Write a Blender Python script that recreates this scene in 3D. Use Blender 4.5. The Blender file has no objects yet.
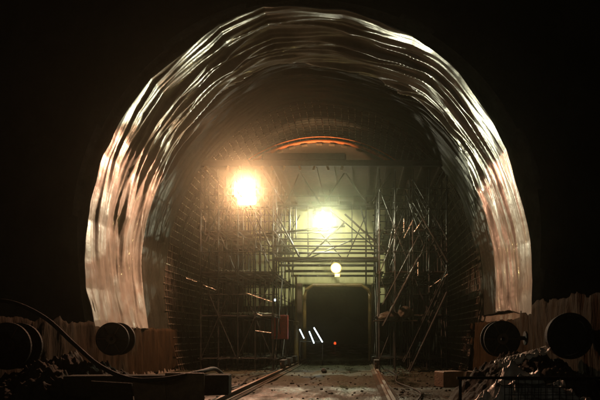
import bpy, bmesh, math, random
from mathutils import Vector, Matrix, noise
random.seed(7)
PI = math.pi
sc = bpy.context.scene
col = sc.collection
F = 583.0; VX = 358.0; VY = 335.0; CH = 1.6
def P(px, py, d): return Vector(((px-VX)/F*d, d, CH+(VY-py)/F*d))

# ------------------------------------------------------------------ materials
def mat(name, color, rough=0.6, metal=0.0, noise_scale=None, var=0.3, bump=0.0, bscale=None, spec=0.5, color2=None, stretch=None, coat=0.0):
    m = bpy.data.materials.new(name); m.use_nodes = True
    nt = m.node_tree; b = nt.nodes['Principled BSDF']
    b.inputs['Base Color'].default_value = (*color, 1); b.inputs['Roughness'].default_value = rough
    b.inputs['Metallic'].default_value = metal; b.inputs['Specular IOR Level'].default_value = spec
    b.inputs['Coat Weight'].default_value = coat
    if noise_scale:
        tc = nt.nodes.new('ShaderNodeTexCoord'); mp = nt.nodes.new('ShaderNodeMapping')
        nt.links.new(tc.outputs['Object'], mp.inputs['Vector'])
        if stretch: mp.inputs['Scale'].default_value = stretch
        n = nt.nodes.new('ShaderNodeTexNoise'); n.inputs['Scale'].default_value = noise_scale; n.inputs['Detail'].default_value = 7
        n.inputs['Roughness'].default_value = 0.65
        nt.links.new(mp.outputs[0], n.inputs['Vector'])
        r = nt.nodes.new('ShaderNodeValToRGB'); nt.links.new(n.outputs['Fac'], r.inputs['Fac'])
        c2 = color2 or tuple(c*(1-var) for c in color); c1 = color if color2 else tuple(min(1, c*(1+var)) for c in color)
        r.color_ramp.elements[0].position = 0.35; r.color_ramp.elements[1].position = 0.65
        r.color_ramp.elements[0].color = (*c2, 1); r.color_ramp.elements[1].color = (*c1, 1)
        nt.links.new(r.outputs['Color'], b.inputs['Base Color'])
        mr = nt.nodes.new('ShaderNodeMapRange'); mr.inputs['To Min'].default_value = max(0.05, rough-0.15); mr.inputs['To Max'].default_value = min(1, rough+0.15)
        nt.links.new(n.outputs['Fac'], mr.inputs['Value']); nt.links.new(mr.outputs[0], b.inputs['Roughness'])
        if bump:
            n2 = nt.nodes.new('ShaderNodeTexNoise'); n2.inputs['Scale'].default_value = bscale or noise_scale*4; n2.inputs['Detail'].default_value = 8
            nt.links.new(mp.outputs[0], n2.inputs['Vector'])
            bp = nt.nodes.new('ShaderNodeBump'); bp.inputs['Strength'].default_value = bump; bp.inputs['Distance'].default_value = 0.05
            nt.links.new(n2.outputs['Fac'], bp.inputs['Height']); nt.links.new(bp.outputs[0], b.inputs['Normal'])
    return m
def emis(name, color, strength):
    m = bpy.data.materials.new(name); m.use_nodes = True
    b = m.node_tree.nodes['Principled BSDF']
    b.inputs['Base Color'].default_value = (*color, 1)
    b.inputs['Emission Color'].default_value = (*color, 1); b.inputs['Emission Strength'].default_value = strength
    return m
M = {}
M['steel'] = mat('galvanised_steel', (0.022, 0.022, 0.018), 0.5, 0.45, 5, 0.35, 0.25, 60, spec=.3)
M['rust'] = mat('rusty_steel', (0.09, 0.06, 0.035), 0.6, 0.5, 9, 0.5, 0.3, 50, color2=(0.06, 0.035, 0.02))
M['rebar'] = mat('ribbed_bar_steel', (0.45, 0.42, 0.34), 0.27, 0.9, 14, 0.5, 0.5, 80)
M['wood'] = mat('weathered_boards', (0.035, 0.025, 0.016), 0.85, 0, 4, 0.4, 0.5, 30, spec=0.15, stretch=(1, 1, 6))
M['dark'] = mat('dark_painted_steel', (0.022, 0.02, 0.017), 0.75, 0.2, 6, 0.4, 0.3, spec=.2)
M['shell'] = mat('sprayed_concrete', (0.09, 0.08, 0.062), 0.95, 0, 1.2, 0.35, 0.9, 7, spec=.15)
M['concrete'] = mat('cast_concrete', (0.035, 0.03, 0.02), 0.9, 0, 2.5, 0.35, 0.6, 25, spec=.15)
M['rock'] = mat('dark_rock', (0.03, 0.027, 0.02), 0.95, 0, 0.5, 0.4, 1.0, 3, spec=.15)
M['orange'] = mat('orange_paint', (0.75, 0.20, 0.04), 0.5, 0, 6, 0.25, 0.2)
M['yellow'] = mat('yellow_paint', (0.12, 0.08, 0.02), 0.5, 0, 5, 0.35, 0.2)
M['red'] = mat('dull_red_paint', (0.30, 0.035, 0.02), 0.55, 0, 5, 0.35, 0.2)
M['black'] = mat('black_rubber', (0.011, 0.011, 0.011), 0.75, 0, 8, 0.4, 0.3, spec=.2)
M['pale'] = mat('pale_timber', (0.16, 0.10, 0.05), 0.75, 0, 5, 0.3, 0.3)
M['tarp'] = mat('pale_tarpaulin', (0.36, 0.37, 0.20), 0.7, 0, 1.0, 0.12, 0.25, 4)
M['fleece'] = mat('brown_fleece', (0.017, 0.011, 0.005), 0.95, 0, 1.6, 0.45, 0.8, 9, spec=0.05, stretch=(2.5, 2.5, .35))
M['glass'] = emis('white_lamp_glass', (1.0, 0.93, 0.72), 60)
M['glass_w'] = emis('warm_lamp_glass', (1.0, 0.66, 0.36), 60)
M['glass_w2'] = emis('added_lamp_glow', (1.0, 0.5, 0.2), 10)
M['glass_y'] = emis('yellow_lamp_glass', (1.0, 0.74, 0.22), 3.2)
M['tube'] = emis('cool_tube_glass', (0.72, 0.88, 1.0), 5)
M['redlamp'] = emis('red_lamp_lens', (1.0, 0.10, 0.02), 1.6)
# membrane: glossy welded plastic sheet
mm = mat('membrane_sheet', (0.19, 0.188, 0.168), 0.34, 0, 1.3, 0.25, 0.2, 5, spec=0.8, coat=0.25)
M['membrane'] = mm
pf = mat('clear_plastic_film', (0.34, 0.34, 0.30), 0.40, 0, 3, 0.3, 0.3, 12, spec=0.8)
pf.node_tree.nodes['Principled BSDF'].inputs['Transmission Weight'].default_value = 0.0
M['film'] = pf

# ground: churned wet dirt with puddles
def ground_mat():
    m = bpy.data.materials.new('wet_dirt'); m.use_nodes = True; nt = m.node_tree; b = nt.nodes['Principled BSDF']; b.inputs['Specular IOR Level'].default_value = .25
    tc = nt.nodes.new('ShaderNodeTexCoord'); mp = nt.nodes.new('ShaderNodeMapping'); mp.inputs['Scale'].default_value = (1, .35, 1)
    nt.links.new(tc.outputs['Object'], mp.inputs['Vector'])
    n = nt.nodes.new('ShaderNodeTexNoise'); n.inputs['Scale'].default_value = .9; n.inputs['Detail'].default_value = 10; n.inputs['Roughness'].default_value = .65
    nt.links.new(mp.outputs[0], n.inputs['Vector'])
    r = nt.nodes.new('ShaderNodeValToRGB'); nt.links.new(n.outputs['Fac'], r.inputs['Fac'])
    r.color_ramp.elements[0].position = .38; r.color_ramp.elements[0].color = (.007, .008, .003, 1)
    r.color_ramp.elements[1].position = .62; r.color_ramp.elements[1].color = (.019, .020, .008, 1)
    nt.links.new(r.outputs[0], b.inputs['Base Color'])
    r2 = nt.nodes.new('ShaderNodeMapRange'); r2.inputs['From Min'].default_value = .38; r2.inputs['From Max'].default_value = .55
    r2.inputs['To Min'].default_value = .28; r2.inputs['To Max'].default_value = .85
    nt.links.new(n.outputs['Fac'], r2.inputs['Value']); nt.links.new(r2.outputs[0], b.inputs['Roughness'])
    n2 = nt.nodes.new('ShaderNodeTexNoise'); n2.inputs['Scale'].default_value = 9; n2.inputs['Detail'].default_value = 8
    nt.links.new(mp.outputs[0], n2.inputs['Vector'])
    bp = nt.nodes.new('ShaderNodeBump'); bp.inputs['Strength'].default_value = .8; bp.inputs['Distance'].default_value = .06
    nt.links.new(n2.outputs['Fac'], bp.inputs['Height']); nt.links.new(bp.outputs[0], b.inputs['Normal'])
    return m
M['ground'] = ground_mat()

# ------------------------------------------------------------------ helpers
def link(name, me, m=None, parent=None, smooth=False):
    o = bpy.data.objects.new(name, me); col.objects.link(o)
    if m is not None and not me.materials: me.materials.append(m)
    if parent: o.parent = parent
    if smooth:
        for p in me.polygons: p.use_smooth = True
    return o
def frombm(name, bm, m, parent=None, smooth=False):
    me = bpy.data.meshes.new(name); bm.normal_update(); bm.to_mesh(me); bm.free()
    return link(name, me, m, parent, smooth)
def tag(o, label, cat, group=None):
    o['label'] = label; o['category'] = cat
    if group: o['group'] = group
    return o
def thing(name, label, cat, loc=(0, 0, 0), group=None, rz=0):
    o = bpy.data.objects.new(name, None); col.objects.link(o); o.location = loc; o.rotation_euler = (0, 0, rz)
    o.empty_display_size = .3
    return tag(o, label, cat, group)
def add_box(bm, c, s, rot=None):
    g = bmesh.ops.create_cube(bm, size=1)['verts']
    T = Matrix.Translation(c) @ (rot.to_4x4() if rot else Matrix.Identity(4)) @ Matrix.Diagonal((*s, 1))
    bmesh.ops.transform(bm, matrix=T, verts=g)
def add_tube(bm, a, b, r, n=8, r2=None, caps=True):
    a = Vector(a); b = Vector(b); d = b-a
    g = bmesh.ops.create_cone(bm, cap_ends=caps, segments=n, radius1=r, radius2=r if r2 is None else r2, depth=d.length)['verts']
    T = Matrix.Translation((a+b)/2) @ d.to_track_quat('Z', 'Y').to_matrix().to_4x4()
    bmesh.ops.transform(bm, matrix=T, verts=g)
def bevel(bm, w=.01):
    bmesh.ops.bevel(bm, geom=bm.edges[:], offset=w, segments=1, affect='EDGES')
def box(name, c, s, m, parent=None, rot=None, bev=.01):
    bm = bmesh.new(); add_box(bm, c, s, rot)
    if bev: bevel(bm, min(bev, min(s)*.2))
    return frombm(name, bm, m, parent)
def tube(name, a, b, r, m, parent=None, n=8):
    bm = bmesh.new(); add_tube(bm, a, b, r, n)
    return frombm(name, bm, m, parent, False)
def light(name, loc, color, power, r=.1, parent=None):
    l = bpy.data.lights.new(name, 'POINT'); l.color = color; l.energy = power; l.shadow_soft_size = r
    o = bpy.data.objects.new(name, l); col.objects.link(o); o.location = loc
    if parent: o.parent = parent
    return o
def spot(name, loc, color, power, up, cone, blend, parent, yaw=0):
    # floodlight beam: its upper edge leaves `up` degrees above the horizon, thrown towards -Y (yaw 0)
    l = bpy.data.lights.new(name, 'SPOT'); l.color = color; l.energy = power; l.shadow_soft_size = .07
    l.spot_size = math.radians(cone); l.spot_blend = blend
    o = bpy.data.objects.new(name, l); col.objects.link(o); o.location = loc; o.parent = parent
    el = math.radians(up-cone/2); d = Vector((0, -math.cos(el), math.sin(el))); d.rotate(Matrix.Rotation(yaw, 3, 'Z'))
    o.rotation_euler = d.to_track_quat('-Z', 'Y').to_euler(); return o
def path_tube(bm, pts, r, n=7):
    prev = None; rings = []
    for i, p in enumerate(pts):
        p = Vector(p); t = (Vector(pts[min(i+1, len(pts)-1)])-Vector(pts[max(i-1, 0)])).normalized()
        up = Vector((0, 0, 1)) if abs(t.z) < .9 else Vector((0, 1, 0))
        a = t.cross(up).normalized(); b = t.cross(a)
        rings.append([bm.verts.new(p+a*math.cos(2*PI*k/n)*r+b*math.sin(2*PI*k/n)*r) for k in range(n)])
    for i in range(len(rings)-1):
        for k in range(n):
            bm.faces.new((rings[i][k], rings[i][(k+1) % n], rings[i+1][(k+1) % n], rings[i+1][k]))
    bm.faces.new(rings[0]); bm.faces.new(rings[-1][::-1])
def lathe(bm, prof, n=40, axis='Y', loc=(0, 0, 0)):
    # prof: list of (r, h); axis along h
    rings = []
    for r, h in prof:
        ring = []
        for k in range(n):
            a = 2*PI*k/n
            v = Vector((r*math.cos(a), h, r*math.sin(a))) if axis == 'Y' else (Vector((h, r*math.cos(a), r*math.sin(a))) if axis == 'X' else Vector((r*math.cos(a), r*math.sin(a), h)))
            ring.append(bm.verts.new(v+Vector(loc)))
        rings.append(ring)
    for i in range(len(rings)-1):
        for k in range(n):
            bm.faces.new((rings[i][k], rings[i][(k+1) % n], rings[i+1][(k+1) % n], rings[i+1][k]))
    bmesh.ops.recalc_face_normals(bm, faces=bm.faces[:])

# ------------------------------------------------------------------ tunnel profile
AX = -1.57; ZC = 4.93; R0 = 7.04
def prof(u, off=0.0):
    """u in 0..1 from left foot over the crown to the right foot; returns x, z, outward normal"""
    # lower straight-ish parts take 0.17 each
    lo = .17
    if u < lo or u > 1-lo:
        s = (u/lo) if u < lo else ((1-u)/lo)
        z = ZC*s - .35*(1-s)
        k = (1-s); xx = R0 - .85*k*k
        nx, nz = 1.0, -.25*k
        l = math.hypot(nx, nz); nx /= l; nz /= l
        sg = -1 if u < lo else 1
        return AX+sg*(xx+off*nx), z+off*nz, sg*nx, nz
    a = PI - PI*(u-lo)/(1-2*lo)
    return AX+(R0+off)*math.cos(a), ZC+(R0+off)*math.sin(a), math.cos(a), math.sin(a)

# ------------------------------------------------------------------ setting
def struct(o): o['kind'] = 'structure'; return o
# ground
bm = bmesh.new()
NX, NY = 150, 150
gx = [-90+180*(i/NX) for i in range(NX+1)]
def warp(t): s = 2*t-1; return math.copysign(abs(s)**2.2, s)
xs = [warp(i/NX)*90 for i in range(NX+1)]; ys = [warp(j/NY)*85+22 for j in range(NY+1)]
vs = {}
def gz(x, y):
    h = (noise.noise(Vector((x*.6, y*.35, 0)))*.05+noise.noise(Vector((x*2.2, y*1.1, 3)))*.025)
    # wheel ruts along the carriageway
    if -3 < x < .7: h += -.04*math.exp(-((x+2.1)/.25)**2)-.04*math.exp(-((x+.3)/.25)**2)
    return h-.02
for i, x in enumerate(xs):
    for j, y in enumerate(ys): vs[i, j] = bm.verts.new((x, y, gz(x, y)))
for i in range(NX):
    for j in range(NY): bm.faces.new((vs[i, j], vs[i+1, j], vs[i+1, j+1], vs[i, j+1]))
struct(frombm('ground', bm, M['ground'], smooth=True))

# hillside around the portal
bm = bmesh.new(); rings = []
NA = 120
offs = [.42, .9, 1.6, 2.8, 4.5, 7, 10, 14, 20, 28, 38]
for k, off in enumerate(offs):
    ring = []
    for i in range(NA+1):
        x, z, nx, nz = prof(i/NA, off)
        y = 18.75 + .5*max(0, off-.9)*.8
        if k: 
            q = Vector((x*.35, z*.35, 0)); y += noise.noise(q)*1.2*min(1, off/3); z += noise.noise(q+Vector((9, 0, 0)))*.8*min(1, off/5)
        ring.append(bm.verts.new((x, y, z)))
    rings.append(ring)
for a in range(len(rings)-1):
    for i in range(NA): bm.faces.new((rings[a][i], rings[a+1][i], rings[a+1][i+1], rings[a][i+1]))
struct(frombm('hillside', bm, M['rock'], smooth=True))

# lining shell of the tunnel (sprayed concrete), solid ring
bm = bmesh.new()
NU = 160; dys = [18.75, 20, 22, 24, 24.5]+[25+i*1.5 for i in range(34)]
def shell_v(u, y, off):
    x, z, nx, nz = prof(u, off)
    h = noise.noise(Vector((u*30, y*.8, 0)))*.06 if off < .35 else 0
    return bm.verts.new((x+nx*h, y, z+nz*h))
inner = [[shell_v(i/NU, y, .30) for i in range(NU+1)] for y in dys]
outer = [[shell_v(i/NU, y, .60) for i in range(NU+1)] for y in dys]
for g in (inner, outer):
    for a in range(len(dys)-1):
        for i in range(NU): bm.faces.new((g[a][i], g[a][i+1], g[a+1][i+1], g[a+1][i]))
for i in range(NU): bm.faces.new((inner[0][i], outer[0][i], outer[0][i+1], inner[0][i+1]))
for g in (0,):
    pass
bmesh.ops.recalc_face_normals(bm, faces=bm.faces[:])
o = frombm('tunnel_lining', bm, M['shell'], smooth=True)
tag(o, 'rough sprayed concrete vault of the tunnel behind sheeting and steel bars', 'tunnel')
# excavation face at the far end
bm = bmesh.new()
cen = bm.verts.new((AX, 74.2, 4)); rg = []
for i in range(61):
    x, z, _, _ = prof(i/60, .35); rg.append(bm.verts.new((x, 74.3, z)))
for i in range(60): bm.faces.new((cen, rg[i], rg[i+1]))
struct(frombm('rock_face', bm, M['rock']))

# ------------------------------------------------------------------ membrane sheet
rim_px = [(95, 338), (93, 321), (86, 288), (84, 258), (86, 219), (94, 185), (103, 154), (113, 133), (131, 102), (150, 77), (195, 42), (218, 23), (263, 5),
          (303, 6), (343, 9), (378, 20), (413, 35), (433, 48), (450, 62), (460, 72), (486, 108), (508, 148), (520, 192), (527, 220), (531, 240), (532.5, 280), (532, 317)]
rim = [P(a, b, 18.3) for a, b in rim_px]
cum = [0]
for i in range(1, len(rim)): cum.append(cum[-1]+(rim[i]-rim[i-1]).length)
L = cum[-1]
def rimpt(s):
    s = max(0, min(L, s)); 
    for i in range(1, len(cum)):
        if s <= cum[i] or i == len(cum)-1:
            t = (s-cum[i-1])/(cum[i]-cum[i-1]); return rim[i-1].lerp(rim[i], t), (rim[i]-rim[i-1]).normalized()
def smooth_rim(s, w):
    p = Vector(); n = 0
    for k in range(-3, 4): p += rimpt(max(0, min(L, s+k*w)))[0]; n += 1
    return p/n
def ridge(v): return 1-abs(noise.noise(v))*2
def lin(s, w, seed, q):
    k = math.floor(s/w); t = s/w-k
    return noise.noise(Vector((k*3.7, q, seed)))*(1-t)+noise.noise(Vector(((k+1)*3.7, q, seed)))*t
def lin2(s, w, dd, seed, z):
    s = s+.6*noise.noise(Vector((dd*.25, seed, 0)))+z*.37; k = math.floor(s/w); t = s/w-k
    return ridge(Vector((k*.43, dd, seed)))*(1-t)+ridge(Vector(((k+1)*.43, dd, seed)))*t
D0, D1 = 18.3, 26.0
NS, NT = 620, 220
bm = bmesh.new(); grid = []
for i in range(NS+1):
    s = L*i/NS; p0, tg = rimpt(s); ps = smooth_rim(s, .35)
    inw = Vector((AX, D0, 5.0))-ps; inw.normalize()
    row = []
    for j in range(NT+1):
        t = j/NT; y = D0+(D1-D0)*t
        f = min(1, t*3.0)
        p = p0.lerp(ps, f)
        # taut folds: straight between fixing lines, kinked at them
        dd = y + .10*s + lin(s, 2.1, 11, .0)*.55
        a = max(0, lin2(s, 2.3, dd*1.35, 1, 1))**2.2
        b = max(0, lin2(s, 1.7, dd*2.6, 5, 2))**2
        c = max(0, lin2(s, 1.1, dd*5.5, 8, 3))**1.6
        e = noise.noise(Vector((s*1.1, dd*7, 2)))
        h = .30*a + .17*b + .06*c + .012*e + .07*noise.noise(Vector((s*.3, y*.6, 4)))
        h *= (.34+.66*math.sin(PI*i/NS)**1.5)*(1 if y < 22.5 else max(.25, 1-(y-22.5)/2))
        env = .12+.88*min(1, t*4)
        # sag between fixing lines
        q = p+inw*(h*env)
        q.y = y + .10*noise.noise(Vector((s*.9, dd*2, 7))) + (.06*noise.noise(Vector((s*1.5, 3, 3))) if j < 6 else 0)
        row.append(bm.verts.new(q))
    grid.append(row)
JC = int(NT*(22.9-D0)/(D1-D0))
for i in range(NS):
    for j in range(int(NT*(22.9-1.5*math.sin(PI*i/NS)**2-D0)/(D1-D0))): bm.faces.new((grid[i][j], grid[i+1][j], grid[i+1][j+1], grid[i][j+1]))
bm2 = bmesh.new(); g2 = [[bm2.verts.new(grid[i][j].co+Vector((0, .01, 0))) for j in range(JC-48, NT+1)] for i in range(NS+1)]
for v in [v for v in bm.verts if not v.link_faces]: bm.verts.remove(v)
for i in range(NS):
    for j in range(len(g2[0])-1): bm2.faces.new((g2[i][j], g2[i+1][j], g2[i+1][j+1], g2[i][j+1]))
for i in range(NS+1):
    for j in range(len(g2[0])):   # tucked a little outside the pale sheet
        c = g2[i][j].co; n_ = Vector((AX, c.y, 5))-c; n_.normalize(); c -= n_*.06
M['shaded_membrane'] = mat('shaded_membrane', (0.010, 0.011, 0.007), 0.5, 0, 1.3, 0.3, 0.4, 6, spec=.25)  # inner sheeting darkened: the shade under the vault is put into its colour
o = frombm('shaded_sheet', bm2, M['shaded_membrane'], smooth=True)
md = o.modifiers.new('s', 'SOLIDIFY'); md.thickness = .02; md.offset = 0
tag(o, 'inner vault sheeting with shade put into its dark colour, between the glossy sheeting and the steel bar cage', 'membrane')
o = frombm('membrane_sheet', bm, M['membrane'], smooth=True)
md = o.modifiers.new('s', 'SOLIDIFY'); md.thickness = .02; md.offset = 0
tag(o, 'creased glossy plastic sheeting lining the whole tunnel mouth', 'plastic sheet')

# ------------------------------------------------------------------ low side walls with ragged fleece
def side_wall(side):
    x0 = -8.45 if side < 0 else 5.32
    nm = 'left' if side < 0 else 'right'
    t = thing('side_wall', ('low concrete wall draped with ragged brown fleece, at the left foot of the arch' if side < 0 else
                            'low concrete wall draped with ragged brown fleece, at the right foot of the arch'), 'low wall', (x0, 18, 0))
    htop = 1.75 if side < 0 else 2.0
    box('concrete_core', (side*.45, 10.5-9.0+.0, htop/2-.05), (.8, 17.5, htop+.1), M['concrete'], t)   # y from 10.75 to 28.25
    bm = bmesh.new(); rows = []
    n = 260
    for i in range(n+1):
        y = -8.6+(17.2)*i/n   # local
        Y = 18+y
        jag = .16*noise.noise(Vector((Y*2.2, side, 0)))+.06*noise.noise(Vector((Y*7, side, 3)))+ .12*noise.noise(Vector((Y*.9, side, 5)))
        lowz = 1 if Y < 18.2 else 0
        top = htop+(.25+jag)*(.45+.55*lowz) + (.28 if side > 0 and Y < 17.0 else 0)
        row = []
        for j in range(15):
            z = top*j/14
            fold = .09*noise.noise(Vector((Y*1.7+z*.3, z*.5, side)))+.06*ridge(Vector((Y*2.6-z*.4, z*.45, side)))**2+.02*noise.noise(Vector((Y*7, z*2, side)))
            row.append(bm.verts.new((-side*(.17+fold+.04*(1-z/top)), y, z)))
        rows.append(row)
    for i in range(n):
        for j in range(14): bm.faces.new((rows[i][j], rows[i+1][j], rows[i+1][j+1], rows[i][j+1]))
    f = frombm('fleece_cover', bm, M['fleece'], t, True)
    md = f.modifiers.new('s', 'SOLIDIFY'); md.thickness = .03
side_wall(-1); side_wall(1)

# ------------------------------------------------------------------ reinforcement cage
cage = thing('reinforcement_cage', 'steel bar cage of rings and long bars lining the vault behind the scaffold', 'rebar cage', (AX, 25.7, 0))
CL = 12.0
def lb_mesh():
    bm = bmesh.new()
    add_tube(bm, (0, 0, 0), (0, CL, 0), .016, 6)
    for k in range(40):  # tie knots and ribs
        add_tube(bm, (0, .07+k*.3, 0), (0, .20+k*.3, 0), .024, 6)
    me = bpy.data.meshes.new('longitudinal_bar'); bm.to_mesh(me); bm.free(); me.materials.append(M['rebar']); return me
lbm = lb_mesh()
NB = 100
for i in range(NB):
    u = .02+.96*i/(NB-1)
    x, z, nx, nz = prof(u, -.05+random.uniform(-.02, .02))
    o = bpy.data.objects.new('longitudinal_bar', lbm); col.objects.link(o); o.parent = cage
    o.location = (x-AX, random.uniform(-.25, .25), z); o.rotation_euler = (random.uniform(-.002, .002), 0, random.uniform(-.002, .002))
bm = bmesh.new(); pts = []
for i in range(101):
    x, z, nx, nz = prof(.01+.98*i/100, 0.0); pts.append((x-AX, 0, z))
path_tube(bm, pts, .009, 6)
rm = bpy.data.meshes.new('ring_bar'); bm.to_mesh(rm); bm.free(); rm.materials.append(M['rust'])
for k in range(40):
    o = bpy.data.objects.new('ring_bar', rm); col.objects.link(o); o.parent = cage; o.location = (0, .1+k*.3+random.uniform(-.03, .03), 0)

# ------------------------------------------------------------------ orange rimmed formwork arch
fw = thing('formwork_arch', 'curved steel formwork shell with an orange front rim above the scaffold deck', 'formwork', (AX-.25, 29, 0))
def arch_strip(bm, r, w, y0, y1, a0, a1, zc, n=60):
    prev = None
    for i in range(n+1):
        a = a0+(a1-a0)*i/n
        c, s = math.cos(a), math.sin(a)
        ring = [bm.verts.new((rr*c, yy, zc+rr*s)) for rr, yy in ((r, y0), (r+w, y0), (r+w, y1), (r, y1))]
        if prev:
            for k in range(4): bm.faces.new((prev[k], prev[(k+1) % 4], ring[(k+1) % 4], ring[k]))
        else: bm.faces.new(ring)
        prev = ring
    bm.faces.new(prev[::-1])
    bmesh.ops.recalc_face_normals(bm, faces=bm.faces[:])
FR = 6.25; FZ = 5.05
bm = bmesh.new(); arch_strip(bm, FR-.16, .12, .15, 7, math.radians(42), math.radians(138), FZ); frombm('shell_plate', bm, M['rust'], fw, True)
bm = bmesh.new(); arch_strip(bm, FR-.10, .13, 0, .14, math.radians(54), math.radians(126), FZ); frombm('front_rim', bm, M['orange'], fw, True)
bm = bmesh.new(); arch_strip(bm, FR+.16, .03, 0.02, .08, math.radians(54), math.radians(126), FZ); frombm('edge_strip', bm, M['orange'], fw, True)
for k, ad in enumerate((72, 79, 85, 91, 98, 104, 110, 118)):
    a = math.radians(ad)
    box('wedge', ((FR-.24)*math.cos(a), -.05, FZ+(FR-.24)*math.sin(a)), (.30, .12, .09), M['pale'], fw, Matrix.Rotation(-(a-PI/2), 3, 'Y'))

# ------------------------------------------------------------------ scaffold towers
def standard(h, parent, x, y, m=None, r=.035, z0=0):
    bm = bmesh.new(); add_tube(bm, (0, 0, 0), (0, 0, h), r, 8)
    z = .5
    while z < h-.2:
        add_tube(bm, (0, 0, z-.02), (0, 0, z+.02), r*2.0, 8); z += 1.0
    add_box(bm, (0, 0, .01), (.16, .16, .02)); 
    o = frombm('standard', bm, m or M['steel'], parent); o.location = (x, y, z0+.01); return o
def rebars(name, parent, *a): pass
def tower(label, x0, x1, nx, group=None, seed=1, base=None):
    rnd = random.Random(seed)
    t = thing('scaffold_tower', label, 'scaffold', ((x0+x1)/2, 26, 0))
    cx = (x0+x1)/2; xs_ = [x0-cx+(x1-x0)*i/(nx-1) for i in range(nx)]
    ds = [0, 1.3, 2.6, 4.2, 5.8, 7.6]
    for x in xs_:
        for d in ds: standard(9.0 if d < 8 else 8, t, x+rnd.uniform(-.04, .04), d+.02)
    levels = [.5, 2.4, 4.3, 6.2, 8.1]
    for z in levels:
        for d in ds: tube('transom', (xs_[0]-.15, d+.06, z+.05), (xs_[-1]+.15, d+.06, z+.05), .026, M['steel'], t)
        for x in xs_: tube('ledger', (x+.06, -.15, z), (x+.06, ds[-1]+.15, z), .026, M['steel'], t)
    for z in levels[1:]:   # guard rails
        for x in (xs_[0], xs_[-1]): tube('guard_rail', (x-.05, -.1, z+1.0), (x-.05, ds[-1]+.1, z+1.0), .022, M['steel'], t)
        tube('guard_rail', (xs_[0], -.05, z+1.0), (xs_[-1], -.05, z+1.0), .022, M['steel'], t)
    for k, z in enumerate(levels[:-1]):
        for i in range(nx-1):
            if (i+k) % 2 == 0: tube('brace', (xs_[i], -.06, z), (xs_[i+1], -.06, z+1.9), .022, M['steel'], t)
            else: tube('brace', (xs_[i+1], -.06, z), (xs_[i], -.06, z+1.9), .022, M['steel'], t)
        for j in range(len(ds)-1):
            a, b = (ds[j], ds[j+1]) if (j+k) % 2 else (ds[j+1], ds[j])
            tube('brace', (xs_[0]-.07, a, z), (xs_[0]-.07, b, z+1.9), .022, M['steel'], t)
            tube('brace', (xs_[-1]+.07, b, z), (xs_[-1]+.07, a, z+1.9), .022, M['steel'], t)
    for z in (2.4, 4.3, 6.2):
        lo, hi = xs_[0]-.1, xs_[-1]+.1
        if z == 4.3 or rnd.random() < 2:
            n = int((hi-lo)/.34)
            for i in range(n):
                if rnd.random() < .15 and z != 4.3: continue
                x = lo+.17+i*.34
                y0 = rnd.uniform(0, 1.2) if z != 4.3 else 0; y1 = ds[-1]-rnd.uniform(0, 1.5)
                box('deck_board', (x, (y0+y1)/2, z+.12), (.30, y1-y0, .045), M['wood'], t, Matrix.Rotation(rnd.uniform(-.01, .01), 3, 'Z'), bev=.006)
    return t
tl = tower('tall scaffold tower with stacked decks on the left of the passage, under the orange lamp', -7.0, -3.78, 5, seed=3)
tr = tower('tall scaffold tower with stair and glinting props on the right of the passage', .95, 3.95, 5, seed=5)
# bogie wheels below each tower beside the guide rails
def bogie(label, x, y):
    b = thing('bogie', label, 'wheel bogie', (x, y, 0), 'wheel bogies under the scaffold')
    box('bogie_frame', (0, 0, .42), (.22, 1.0, .22), M['dark'], b)
    for s in (-.32, .32):
        bm = bmesh.new(); lathe(bm, [(.001, -.07), (.2, -.07), (.2, -.03), (.17, -.02), (.17, .05), (.001, .05)], 24, 'X', (0, s, .33)); frombm('wheel', bm, M['rust'], b, False)
for i, (y, w) in enumerate(((25.2, 'nearest'), (27.3, 'second'), (29.6, 'third'), (32, 'farthest'))):
    bogie(f'{w} dark wheel bogie on the rail at the left side of the passage', -3.22, y)
for i, (y, w) in enumerate(((25.2, 'nearest'), (29.0, 'middle'), (32.5, 'farthest'))):
    bogie(f'{w} dark wheel bogie on the rail at the right side of the passage', .8, y)

# guide rails on sleepers of the portal crane way
def rail(x, label):
    t = thing('guide_rail', label, 'rail', (x, 12.5, 0))
    bm = bmesh.new(); 
    for (w, z0, z1) in ((.18, .03, .05), (.03, .05, .13), (.09, .13, .165)):
        add_box(bm, (0, 11.8, (z0+z1)/2), (w, 23.6, z1-z0-.001))
    frombm('rail_profile', bm, M['rust'], t)
    box('footing_strip', (0, 11.8, -.06), (.42, 23.6, .17), M['concrete'], t)
rail(-3.2, 'rusty guide rail on concrete strip along the left of the passage floor')
rail(.8, 'rusty guide rail on concrete strip along the right of the passage floor')

# ------------------------------------------------------------------ bridge deck spanning the towers
br = thing('bridge_deck', 'broad dark work deck with truss girders bridging the two scaffold towers', 'work platform', (AX, 26, 0))
W0, W1 = -7.1-AX, 4.05-AX
box('main_beam', ((W0+W1)/2, -.12, 9.22), (W1-W0, .14, .26), M['dark'], br)
box('rear_beam', ((W0+W1)/2, 8.0, 9.22), (W1-W0, .16, .3), M['dark'], br)
n = 30
for i in range(n):
    w = 8.2/n
    box('deck_plank', ((W0+W1)/2+random.uniform(-.08, .08), .1+w*(i+.5), 9.40), (W1-W0+.1, w-.012, .05), M['wood'], br, bev=0)
for i in range(14):
    x = W0+.3+(W1-W0-.6)*i/13
    box('joist', (x, 3.95, 9.27), (.09, 8.0, .19), M['wood'], br, bev=0)
a = P(262, 153, 26.2); b = P(346, 166, 26.2)
box('upper_box', ((a.x+b.x)/2-AX, .75, (a.z+9.43)/2), (b.x-a.x, 1.2, a.z-9.43), M['dark'], br, bev=.08)
box('added_arch_lamp', (-.6, 1.5, 9.6), (.3, .12, .22), M['glass_w2'], br)  # unseen lamp added behind the box to light the orange arch
spot('added_arch_beam', (-.6, 1.62, 9.8), (1.0, .60, .32), 480, 72, 110, .3, br, PI)
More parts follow.
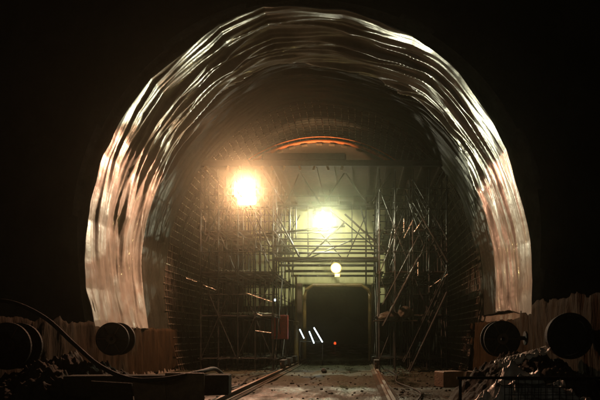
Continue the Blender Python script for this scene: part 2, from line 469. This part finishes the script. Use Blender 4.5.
# small joist brackets catching light beneath the front beam
for i, px in enumerate((206, 228, 240, 262, 272, 284, 300, 314, 328, 342)):
    p = P(px, 171, 25.8); 
    box('hanger', (p.x-AX, -.22, 8.98), (.10, .05, .20), M['pale'], br, Matrix.Rotation(.35*(1 if i % 2 else -1), 3, 'Y'))
# truss members: pixel polylines with depth
def member(parent, a, b, d, r=.04, m=None, d2=None, name='truss_bar', org=(AX, 26, 0)):
    A = P(a[0], a[1], d); B = P(b[0], b[1], d2 or d); o = Vector(org)
    return tube(name, A-o, B-o, r, m or M['steel'], parent)
# front lattice
for a, b, d, r in [((235, 172), (205, 243), 26.1, .035), ((235, 172), (270, 246), 26.1, .035), ((272, 206), (302, 262), 26.4, .045), ((264, 206), (300, 255), 27, .03),
                   ((345, 222), (302, 262), 26.4, .045), ((352, 240), (300, 262), 27.5, .03), ((345, 214), (386, 252), 26.4, .045), ((330, 210), (378, 250), 27.6, .03),
                   ((398, 206), (388, 252), 26.4, .04), ((245, 236), (345, 226), 26.6, .05),
                   ((268, 246), (384, 246), 26.3, .045), ((232, 239), (384, 239), 27.5, .035), ((268, 253), (384, 253), 26.8, .05), ((262, 233), (384, 233), 29, .03),
                   ((268, 260), (384, 260), 26.2, .03), ((384, 228), (444, 228), 26.2, .03), ((290, 206), (290, 240), 28, .03), ((296, 206), (296, 240), 28, .03), ((285, 206), (285, 235), 29, .025),
                   ((360, 205), (372, 250), 29, .03), ((405, 190), (425, 250), 26.3, .03), ((410, 215), (390, 268), 27, .03), ((352, 205), (352, 246), 30, .025)]:
    member(br, a, b, d, r)
for a, b, d, r in [((205, 176), (205, 235), 26, .03), ((262, 170), (285, 206), 28, .035), ((300, 172), (285, 206), 28, .035), ((300, 172), (322, 206), 28, .035), ((345, 172), (322, 206), 28, .035), ((345, 172), (368, 206), 28, .035), ((392, 172), (368, 206), 28, .035),
                   ((270, 205), (384, 205), 28, .045), ((270, 196), (384, 196), 31, .04), ((280, 205), (280, 262), 31, .035), ((308, 206), (308, 262), 32.5, .03), ((366, 196), (366, 285), 32, .04), ((274, 262), (300, 215), 31, .03), ((345, 262), (366, 215), 32, .03),
                   ((274, 248), (384, 250), 33, .04), ((274, 241), (384, 242), 34, .035), ((274, 272), (384, 272), 34.5, .03), ((318, 230), (345, 262), 33, .03)]:
    member(br, a, b, d, r, M['dark'])
for d in (26.3, 28.5, 31, 33.5):   # cross girders carrying the low walkway over the passage
    box('cross_girder', (( -3.85+.95)/2-AX, d-26, 5.0), (4.8, .08, .12), M['dark'], br)
for i in range(5):
    box('walkway_board', ((-3.85+.95)/2-AX, .35+i*.32, 5.09), (4.7, .27, .04), M['wood'], br, bev=0)

# right tower stair
st = thing('scaffold_stair', 'steel stair flights climbing inside the right scaffold tower', 'stair', (2.4, 25.4, 0))
def flight(a, b, d, w=.7, n=9):
    A = P(*a, d); B = P(*b, d); o = Vector((2.4, 25.4, 0))
    for k in (0, w):
        off = Vector((0, k, 0)); tube('stringer', A-o+off, B-o+off, .045, M['steel'], st)
        tube('handrail', A-o+off+Vector((0, 0, .95)), B-o+off+Vector((0, 0, .95)), .022, M['steel'], st)
    for i in range(1, n):
        p = A.lerp(B, i/n)-o; box('tread', p+Vector((0, w/2, 0)), (.22, w, .03), M['steel'], st, bev=0)
flight((383, 326), (419, 257), 25.2); flight((404, 384), (447, 292), 25.3); flight((448, 262), (412, 200), 25.3)
# pale bags on lower decks of the right tower
def bag(label, p, s, seed):
    bm = bmesh.new(); bmesh.ops.create_icosphere(bm, subdivisions=4, radius=1)
    for v in bm.verts:
        c = v.co.copy(); n_ = ridge(c*1.8+Vector((seed, 0, 0)))
        v.co = Vector((c.x*s[0], c.y*s[1], max(-.5, c.z)*s[2]))*(1+.18*n_)
    o = frombm('cement_bag', bm, M['concrete'], None, True); o.location = p; tag(o, label, 'sack'); return o
box('deck_board', Vector(P(395, 321, 25.6))-Vector((2.45, 26, 0)), (1.9, .7, .05), M['wood'], tr)
q = P(389, 318, 25.6); bag('slumped pale sheet bundle on the low board of the right scaffold tower', (q.x, 25.6, q.z+.05), (.42, .3, .22), 3)
q = P(402, 312, 25.6); bag('pale sack leaning on the stair of the right scaffold tower', (q.x+.15, 25.62, q.z+.05-.13), (.3, .25, .30), 8)

# loose bright tubes leaning on the right tower
for i, (a, b) in enumerate((((411, 221), (405, 236)), ((427, 214), (414, 231)), ((432, 286), (447, 274)))):
    pass
for a, b in (((404, 238), (413, 220)), ((414, 232), (428, 213)), ((404, 218), (404, 232)), ((430, 287), (448, 274)), ((418, 262), (418, 276))):
    member(tr, a, b, 25.75, .022, M['rebar'], name='prop', org=(2.45, 26, 0))
for a, b in (((186, 278), (197, 282)), ((203, 285), (216, 290)), ((202, 214), (206, 222)), ((246, 293), (272, 302)), ((256, 331), (271, 333)), ((257, 314), (262, 316))):
    member(tl, a, b, 25.75, .022, M['rebar'], name='prop', org=(-5.39, 26, 0))
# bundle of reinforcing steel lying inside left tower
for lvl, z in enumerate((.55, 2.6, 4.5)):
    bd = thing('bar_bundle', ('bundle of spare reinforcing bars on the lowest level of the left scaffold tower', 'bundle of spare reinforcing bars on the second deck of the left scaffold tower',
                              'bundle of spare reinforcing bars on the third deck of the left scaffold tower')[lvl], 'steel bars', (-5.3, 26.3, z))
    for i in range(12):
        bm = bmesh.new(); x = -1.1+.2*i+random.uniform(-.06, .06)
        pts = [(x+random.uniform(-.03, .03)+.03*k, k*.9, .03+.02*math.sin(k*1.3+i)) for k in range(8)]
        path_tube(bm, pts, .014, 5); frombm('bar', bm, M['rebar'], bd)

# ------------------------------------------------------------------ rear tarpaulin screen and yellow portal frame
D = 36.2
scr = thing('tarpaulin_screen', 'pale lit tarpaulin screen hanging behind the scaffold above the passage opening', 'screen', (AX, D, 0))
def curtain(x0, x1, z0, z1, nm, seed, yo=0):
    bm = bmesh.new(); g = []
    nx = int((x1-x0)*10); nz = 24
    for i in range(nx+1):
        r = []
        for j in range(nz+1):
            x = x0+(x1-x0)*i/nx; z = z0+(z1-z0)*j/nz
            y = yo+.16*noise.noise(Vector((x*1.1, z*.35, seed)))+.09*ridge(Vector((x*1.9+z*.3, z*.4, seed)))**2+.03*noise.noise(Vector((x*5, z, seed)))
            r.append(bm.verts.new((x-AX, y, z+(.03*noise.noise(Vector((x*3, 0, seed))) if j == 0 else 0))))
        g.append(r)
    for i in range(nx):
        for j in range(nz): bm.faces.new((g[i][j], g[i+1][j], g[i+1][j+1], g[i][j+1]))
    o = frombm(nm, bm, M['tarp'], scr, True); md = o.modifiers.new('s', 'SOLIDIFY'); md.thickness = .012
curtain(-7.2, -3.32, 3.4, 4.9, 'side_curtain', 1, .25); curtain(.86, 1.7, 3.6, 4.9, 'side_curtain', 7, .25); curtain(-7.2, 1.7, 4.72, 9.4, 'top_curtain', 4)
pfm = thing('portal_frame', 'yellow painted steel frame with chamfered corners round the passage opening', 'frame', (-1.27, 35.7, 0))
bm = bmesh.new()
path_tube(bm, [(-2.0, 0, 0), (-2.0, 0, 4.0), (-1.9, 0, 4.35), (-1.5, 0, 4.65), (1.5, 0, 4.65), (1.9, 0, 4.35), (2.0, 0, 4.0), (2.0, 0, 0)], .11, 8)
frombm('frame_tube', bm, M['yellow'], pfm)
for s in (-1, 1):
    box('column', (s*2.3, -.5, 2.35), (.42, .5, 4.7), M['rust'], pfm)
# red panel box on the left of the passage
rp = thing('switch_cabinet', 'dull red switch cabinet standing at the left of the passage', 'cabinet', (P(280, 338, 28).x, 28, 1.05))
a = P(272, 314, 28); b = P(288, 338, 28)
box('cabinet_body', (0, 0, (a.z-b.z)/2+.35), (b.x-a.x, .35, a.z-b.z), M['red'], rp)
box('cabinet_door', (0, -.19, (a.z-b.z)/2+.35), (b.x-a.x-.08, .02, a.z-b.z-.1), M['red'], rp)
for s in (-.3, .3): box('leg', (s, 0, -.35), (.06, .06, 1.4), M['dark'], rp)
# yellow hydraulic prop
hp = thing('hydraulic_prop', 'yellow hydraulic prop standing beside the leaning light tubes', 'prop', (P(296, 335, 31).x, 31, 0))
bm = bmesh.new(); lathe(bm, [(.001, 0), (.2, 0), (.2, .05), (.13, .08), (.13, 2.1), (.16, 2.12), (.16, 2.3), (.1, 2.34), (.001, 2.34)], 20, 'Z'); frombm('cylinder_body', bm, M['yellow'], hp)
bm = bmesh.new(); lathe(bm, [(.001, 2.3), (.06, 2.3), (.06, 4.7), (.14, 4.72), (.14, 4.8), (.001, 4.8)], 16, 'Z'); frombm('piston', bm, M['yellow'], hp)
# leaning fluorescent tubes
def ltube(a, b, label):
    A = P(*a, 30.5); B = P(*b, 30.5); B.y -= .1
    t = thing('light_tube', label, 'light tube', A, 'leaning light tubes')
    v = B-A
    tube('glass_tube', v*.04, v*.96, .032, M['tube'], t); tube('end_cap', (0, 0, 0), v*.04, .04, M['dark'], t); tube('end_cap', v*.96, v, .04, M['dark'], t)
ltube((299.5, 329), (304.5, 339), 'short lit white tube leaning leftmost by the yellow prop')
ltube((309, 331), (314.5, 344), 'middle one of the three lit white tubes leaning by the yellow prop')
ltube((313.5, 327), (323, 343), 'longest lit white tube, leaning rightmost in the passage')
rk = thing('tube_rack', 'dark trestle holding the leaning light tubes in the passage', 'trestle', (P(311, 345, 30.6).x, 30.75, 0))
box('top_bar', (0, 0, 1.25), (1.3, .06, .06), M['dark'], rk)
for s in (-.6, .6):
    tube('leg', (s, -.25, 0), (s, 0, 1.25), .025, M['dark'], rk); tube('leg', (s, .25, 0), (s, 0, 1.25), .025, M['dark'], rk)
# far red warning lamp on a post
wl = thing('warning_lamp', 'small red warning lamp on a post far inside the dark passage', 'lamp', (P(335, 347, 55).x, 55, 0))
tube('post', (0, 0, 0), (0, 0, .75), .04, M['dark'], wl); bm = bmesh.new(); lathe(bm, [(.001, .7), (.1, .7), (.11, .85), (.07, .93), (.001, .95)], 16, 'Z'); frombm('lens', bm, M['redlamp'], wl)

# ------------------------------------------------------------------ lamps
def flood(label, p, w, h, glass, hang, yaw=0, hood=True, pitch=.2):
    t = thing('floodlight', label, 'floodlight', p)
    R = Matrix.Rotation(yaw, 3, 'Z') @ Matrix.Rotation(pitch, 3, 'X')
    rr = w/2
    bm = bmesh.new(); lathe(bm, [(.001, .20), (rr*.35, .20), (rr*.75, .13), (rr, .0), (rr*1.04, -.05), (rr*1.0, -.05), (rr*.72, .10), (.001, .12)], 32)
    for k in range(8):
        a = k*PI/4; add_box(bm, (rr*.45*math.cos(a), .2, rr*.45*math.sin(a)), (.02, .10, .16), Matrix.Rotation(-a+PI/2, 3, 'Y'))
    bmesh.ops.rotate(bm, cent=(0, 0, 0), matrix=R, verts=bm.verts[:]); frombm('housing', bm, M['dark'], t)
    bm = bmesh.new(); lathe(bm, [(.001, .04), (rr*.6, .035), (rr*.96, .0), (rr*.96, .02), (.001, .06)], 32)
    bmesh.ops.rotate(bm, cent=(0, 0, 0), matrix=R, verts=bm.verts[:]); frombm('lamp_glass', bm, glass, t, True)
    if hood: box('hood', R @ Vector((0, -.22, h/2+.02)), (w*1.25, .42, .02), M['dark'], t, R, bev=0)
    for s in (-1, 1): tube('bracket', R @ Vector((s*w/2, .02, 0)), Vector((s*w/2*.6, .05, hang)), .014, M['dark'], t)
    return t
pw = P(247, 190, 24.6)
f1 = flood('warm orange glowing floodlight hung below the left end of the work deck', pw, .62, .5, M['glass_w'], 9.08-pw.z, yaw=.0, pitch=.12, hood=False)
box('beam_blocker', (-.44, -.22, 0), (.015, .54, .6), M['dark'], f1, bev=0)  # added plate, cuts the warm beam off the inner left sheeting
box('beam_blocker', (0, .0, -.47), (.80, .015, .34), M['dark'], f1, bev=0)  # added plate, keeps the warm beam off the tower behind
tube('outrigger', (0, .05, 9.08-pw.z), (0, 1.35, 9.08-pw.z), .03, M['dark'], f1)
spot('warm_beam', (0, -.2, 0), (1.0, .49, .29), 8000, 5, 170, .06, f1)
pc = P(324, 222, 30)
f2 = flood('dazzling white floodlight hung under the middle of the work deck', pc, .95, .66, M['glass'], 9.1-pc.z, hood=False, pitch=.0)
light('white_light', (0, -.18, .0), (1.0, .96, .66), 260, .14, f2)
spot('white_beam', (0, -.2, 0), (1.0, .98, .66), 3300, 22, 124, .08, f2)
# back side lights the tarpaulin: twin head facing rearward
f3 = flood('rear facing floodlight under the deck that lights the pale tarpaulin', P(318, 214, 31.2)+Vector((0, 0, 0)), .7, .5, M['glass'], 9.1-P(318, 214, 31.2).z, yaw=PI, hood=False, pitch=.1)
spot('rear_beam', (0, .3, 0), (1.0, .92, .62), 1900, 20, 84, .35, f3, PI)
py_ = P(336, 268, 25.85)
f4 = flood('small yellow lamp hung under the low walkway above the passage opening', py_, .5, .18, M['glass_y'], 4.98-py_.z, hood=False)
light('yellow_light', (0, -.17, -.05), (1.0, .78, .30), 60, .08, f4)
box('lamp_glass', (.06, -.04, -.33), (.22, .05, .13), M['glass_y'], f4)
# tiny hand lamp on left side of passage
hl = thing('hand_lamp', 'tiny white hand lamp hung on the scaffold above the red cabinet', 'lamp', P(275, 300, 26.2))
box('lamp_body', (0, .05, 0), (.09, .07, .13), M['dark'], hl); box('lens', (0, 0, 0), (.07, .02, .1), M['tube'], hl); tube('hook', (0, .05, .06), (-.1, .05, .4), .01, M['dark'], hl)

# ------------------------------------------------------------------ foreground: heaps, drums, plastic, boards, hose
def heap(name, label, cx, cy, rx, ry, h, seed, m):
    bm = bmesh.new(); g = {}; n = 150
    for i in range(n+1):
        for j in range(n+1):
            u = -1+2*i/n; v = -1+2*j/n; r = math.hypot(u, v)
            k = max(0, 1-r*r)
            q = Vector((u*rx, v*ry, seed))
            z = h*k**.8*(1+.35*noise.noise(q*1.2)+.22*noise.noise(q*3.5)+.16*noise.noise(q*8)+.09*noise.noise(q*19))-.15*(1-k)
            g[i, j] = bm.verts.new((u*rx, v*ry, z))
    for i in range(n):
        for j in range(n): bm.faces.new((g[i, j], g[i+1, j], g[i+1, j+1], g[i, j+1]))
    o = frombm(name, bm, m, None, True); o.location = (cx, cy, 0); tag(o, label, 'heap'); return o
heap('spoil_heap', 'dark earth heap below the round drums at the right foot of the arch', 4.0, 13.5, 2.0, 2.3, 1.0, 2, M['rock'])
heap('spoil_heap', 'dark earth heap at the left in front of the low wall', -6.7, 13.6, 1.7, 3.0, 1.0, 6, M['rock'])
def drum(label, c, r, w, hub=True, shaft=False, group='cable drums'):
    t = thing('cable_drum', label, 'cable drum', c, group)
    for y in (-w/2, w/2):
        bm = bmesh.new(); lathe(bm, [(r*.18, y-.02), (r*.9, y-.02), (r*.9, y-.035), (r, y-.035), (r, y+.02), (r*.18, y+.02), (r*.18, y-.02)], 44); frombm('flange', bm, M['dark'], t)
    bm = bmesh.new(); lathe(bm, [(r*.55, -w/2+.02)]+[(r*(.74+.025*(k % 2)), -w/2+.03+(w-.06)*k/14) for k in range(15)]+[(r*.55, w/2-.02)], 40); frombm('cable_winding', bm, M['black'], t)
    if hub:
        bm = bmesh.new(); lathe(bm, [(r*.12, -w/2-.09), (r*.3, -w/2-.09), (r*.33, -w/2-.03), (r*.12, -w/2-.03), (r*.12, -w/2-.09)], 24); frombm('hub', bm, M['rust'], t)
        for k in range(6):
            a = k*PI/3; tube('spoke', (r*.3*math.cos(a), -w/2-.03, r*.3*math.sin(a)), (r*.92*math.cos(a), -w/2-.03, r*.92*math.sin(a)), .018, M['rust'], t)
    if shaft:
        tube('shaft', (r*.9, 0, .02), (r+.22, 0, .02), .05, M['dark'], t, 12); tube('shaft_plate', (r+.16, 0, .02), (r+.2, 0, .02), .17, M['dark'], t, 16)
p = P(500, 339, 14.2); drum('dark cable drum with ringed hub and a side shaft on the right heap', p, .44, .4, shaft=True)
p = P(568, 336, 12.6); 
# hollow black pipe
t = thing('pipe_section', 'large black pipe end lying beside the cable drum at the far right', 'pipe', p)
bm = bmesh.new(); lathe(bm, [(.42, -.14), (.50, -.14), (.50, -.08), (.47, -.06), (.47, .12), (.42, .12), (.42, -.14)], 48); frombm('pipe_wall', bm, M['black'], t)
bm = bmesh.new(); lathe(bm, [(.001, .03), (.415, .03), (.415, .06), (.001, .06)], 40); frombm('plug', bm, M['black'], t)
p = P(116, 339, 14.6); drum('dark cable drum in front of the fleece wall at the left foot of the arch', p, .41, .4)
p = P(14, 346, 13.0); drum('large dark cable drum at the far left edge in front of the low wall', p, .52, .45)

# stacked timber and concrete pieces left foreground
def slab(label, p, s, rot, m, nm='timber_slab', cat='slab'):
    o = box(nm, (0, 0, 0), s, m, None, None, .02); o.location = p; o.rotation_euler = rot; tag(o, label, cat); return o
box_ = [('long low concrete kerb running towards the passage in the left foreground', P(150, 385, 12.2), (3.3, .5, .42), (0, 0, .10), M['concrete'], 'concrete_kerb', 'kerb'),
        ('upright pale board leaning against the kerb in the left foreground', P(185, 388, 11.6), (.75, .07, .62), (.2, .02, .15), M['pale'], 'shuttering_board', 'board'),
        ('short shuttering board beside the leaning one, in the middle of the kerb', P(150, 391, 11.5), (.62, .06, .5), (.25, -.04, .1), M['pale'], 'shuttering_board', 'board'),
        ('dark stained board at the outer left end of the kerb', P(112, 392, 11.5), (.8, .06, .42), (.3, .06, .05), M['wood'], 'shuttering_board', 'board'),
        ('orange brown block on the ground right of the right scaffold foot', P(449, 379, 15.5), (.62, .5, .42), (0, 0, .4), M['pale'], 'timber_block', 'block'),
        ('small orange brown block half hidden behind the dark heap', P(476, 378, 14.6), (.5, .4, .3), (0, .1, -.3), M['pale'], 'timber_block', 'block')]
for lb, p, s, r, m, nm, cat in box_: slab(lb, p, s, r, m, nm, cat)
# hose
bm = bmesh.new()
pts = [P(-30, 300, 12.6), P(10, 302, 12.5), P(45, 318, 12.3), P(75, 345, 12.1), P(100, 366, 11.6), P(130, 379, 11.2), P(165, 379, 11.2), P(200, 372, 12.0), P(215, 369, 13.5), P(225, 377, 15)]
def catmull(pts, n=8):
    out = []
    for i in range(len(pts)-1):
        p0 = pts[max(0, i-1)]; p1 = pts[i]; p2 = pts[i+1]; p3 = pts[min(len(pts)-1, i+2)]
        for k in range(n):
            t = k/n; out.append(.5*((2*p1)+(-p0+p2)*t+(2*p0-5*p1+4*p2-p3)*t*t+(-p0+3*p1-3*p2+p3)*t**3))
    out.append(pts[-1]); return out
path_tube(bm, catmull(pts), .045, 10)
o = frombm('supply_hose', bm, M['black'], None, True); tag(o, 'thick black hose sagging over the left wall and lying along the kerb', 'hose')
# crumpled plastic
bm = bmesh.new(); n = 110; g = {}
for i in range(n+1):
    for j in range(n+1):
        u = -1+2*i/n; v = -1+2*j/n; r2 = u*u+v*v
        q = Vector((u*2.2, v*2.2, 1))
        z = .62*math.exp(-((u+.45)**2*5+v*v*2))+.42*math.exp(-((u-.25)**2*3+v*v*2))+.22*(ridge(q)**2-.3)+.10*ridge(q*1.9+Vector((3, 0, 0)))**2+.012*ridge(q*5)
        g[i, j] = bm.verts.new((u*.95+.1*noise.noise(q*1.3), v*.8+.1*noise.noise(q*1.1+Vector((5, 0, 0))), max(.0, z*(1 if r2 < 1 else max(0, 2-r2)))))
for i in range(n):
    for j in range(n): bm.faces.new((g[i, j], g[i+1, j], g[i+1, j+1], g[i, j+1]))
o = frombm('plastic_film', bm, M['film'], None, True); o.location = (2.95, 9.6, .22); md = o.modifiers.new('s', 'SOLIDIFY'); md.thickness = .006
tag(o, 'crumpled heap of clear plastic film in the right foreground', 'plastic film')
# thin plastic rag by the drum
bm = bmesh.new(); g = {}
for i in range(41):
    for j in range(21):
        u = i/40; v = j/20; q = Vector((u*4, v*3, 4))
        g[i, j] = bm.verts.new((u*1.0, v*.5-.25, .10+.28*u+.16*ridge(q)**2-.12*(v-.5)**2))
for i in range(40):
    for j in range(20): bm.faces.new((g[i, j], g[i+1, j], g[i+1, j+1], g[i, j+1]))
o = frombm('plastic_rag', bm, M['film'], None, True); o.location = (2.75, 11.6, .85); tag(o, 'pale strip of plastic lying on the heap below the ringed cable drum', 'plastic strip')
# wire basket bottom right
wb = thing('wire_basket', 'low wire mesh basket in front of the crumpled plastic film', 'basket', (2.75, 8.55, 0))
bm = bmesh.new()
for k in range(13): add_tube(bm, (-.6+k*.1, 0, .5), (-.6+k*.1, 0, .95), .006, 5)
for k in range(5): add_tube(bm, (-.6, 0, .5+k*.11), (.6, 0, .5+k*.11), .006, 5)
frombm('mesh_panel', bm, M['steel'], wb)
tube('top_rail', (-1.3, 0, .97), (.95, 0, .97), .022, M['dark'], wb)
for x in (-1.25, .9): tube('post', (x, 0, 0), (x, 0, .97), .022, M['dark'], wb)
# small stone in the passage
bm = bmesh.new(); bmesh.ops.create_icosphere(bm, subdivisions=3, radius=.12)
for v in bm.verts: v.co *= 1+.3*noise.noise(v.co*9)
o = frombm('stone', bm, M['black'], None, True); o.location = (P(324, 377, 24.5).x, 24.5, .09); tag(o, 'small dark stone lying in the middle of the passage floor', 'stone')

# loose gravel over the floor
rnd = random.Random(21); bm = bmesh.new(); proto = []
for k in range(6):
    b_ = bmesh.new(); bmesh.ops.create_icosphere(b_, subdivisions=1, radius=1)
    proto.append(([v.co*(1+.35*noise.noise(v.co*1.7+Vector((k*5, 0, 0)))) for v in b_.verts], [[v.index for v in f.verts] for f in b_.faces])); b_.free()
for k in range(2600):
    y = rnd.uniform(8.5, 36); x = rnd.uniform(-7.6, 4.8)
    if abs(x+3.2) < .3 or abs(x-.8) < .3: continue
    if -3 < x < .6 and rnd.random() < .7: continue
    sz = rnd.uniform(.012, .05)*(1.6 if rnd.random() < .06 else 1); vs_, fs_ = proto[rnd.randrange(6)]
    c_, s_ = math.cos(k), math.sin(k); z0 = gz(x, y)+sz*.3
    nv = [bm.verts.new((x+sz*(v.x*c_-v.y*s_), y+sz*(v.x*s_+v.y*c_), z0+sz*v.z*.7)) for v in vs_]
    for f in fs_: bm.faces.new([nv[i] for i in f])
o = frombm('gravel', bm, M['concrete']); o['kind'] = 'stuff'
# cables trailing on the floor
for lb, pts in (('thin black cable winding along the floor beside the left guide rail', [(-4.1, 9, .03), (-3.75, 12, .03), (-4.2, 15, .03), (-3.7, 18, .03), (-4.0, 21.5, .03), (-3.6, 25, .03), (-3.9, 28, .05)]),
                ('thin black cable winding along the floor beside the right guide rail', [(1.6, 9, .03), (1.25, 12.5, .03), (1.7, 16, .03), (1.3, 19.5, .03), (1.5, 23, .03), (1.25, 27, .05)]) ):
    bm = bmesh.new(); path_tube(bm, catmull([Vector(p) for p in pts]), .022, 7)
    o = frombm('floor_cable', bm, M['black'], None, True); tag(o, lb, 'cable')
# ------------------------------------------------------------------ haze
bm = bmesh.new(); add_box(bm, (0, 22, 26), (200, 190, 58))
hz = frombm('haze', bm, None); hz['kind'] = 'stuff'
m = bpy.data.materials.new('haze_air'); m.use_nodes = True; nt = m.node_tree; nt.nodes.clear()
out = nt.nodes.new('ShaderNodeOutputMaterial'); v = nt.nodes.new('ShaderNodeVolumePrincipled')
v.inputs['Color'].default_value = (.85, .91, .68, 1); v.inputs['Density'].default_value = .0021; v.inputs['Anisotropy'].default_value = .96
nt.links.new(v.outputs[0], out.inputs['Volume']); hz.data.materials.append(m)

# ------------------------------------------------------------------ world, front fill light, camera
w = bpy.data.worlds.new('World'); sc.world = w; w.use_nodes = True; nt = w.node_tree
bg = nt.nodes['Background']; sky = nt.nodes.new('ShaderNodeTexSky'); sky.sky_type = 'NISHITA'; sky.sun_disc = False
sky.sun_elevation = math.radians(12); sky.sun_rotation = math.radians(200)
nt.links.new(sky.outputs[0], bg.inputs['Color']); bg.inputs['Strength'].default_value = .0003
l = bpy.data.lights.new('front_fill', 'SUN'); l.energy = .07; l.angle = math.radians(.5); l.color = (1, .9, .75)  # fill light added from behind the camera to brighten the foreground
o = bpy.data.objects.new('front_fill', l); col.objects.link(o); o.rotation_euler = (math.radians(78), 0, math.radians(-20))
cd = bpy.data.cameras.new('Camera'); cam = bpy.data.objects.new('Camera', cd); col.objects.link(cam); sc.camera = cam
cam.location = (0, 0, CH); cam.rotation_euler = (PI/2, 0, 0); cd.sensor_width = 36; cd.lens = F/600*36
cd.shift_x = -(VX-300)/600; cd.shift_y = (VY-200)/600; cd.clip_end = 400; cd.clip_start = .05
sc.view_settings.view_transform = 'Standard'; sc.view_settings.look = 'None'; sc.view_settings.gamma = 1; sc.view_settings.exposure = -.45
try: sc.view_settings.use_curve_mapping = False
except Exception: pass
sc.render.engine = 'CYCLES'
sc.cycles.use_denoising = True
sc.cycles.volume_bounces = 1
sc.cycles.max_bounces = 6
sc.cycles.sample_clamp_indirect = 4
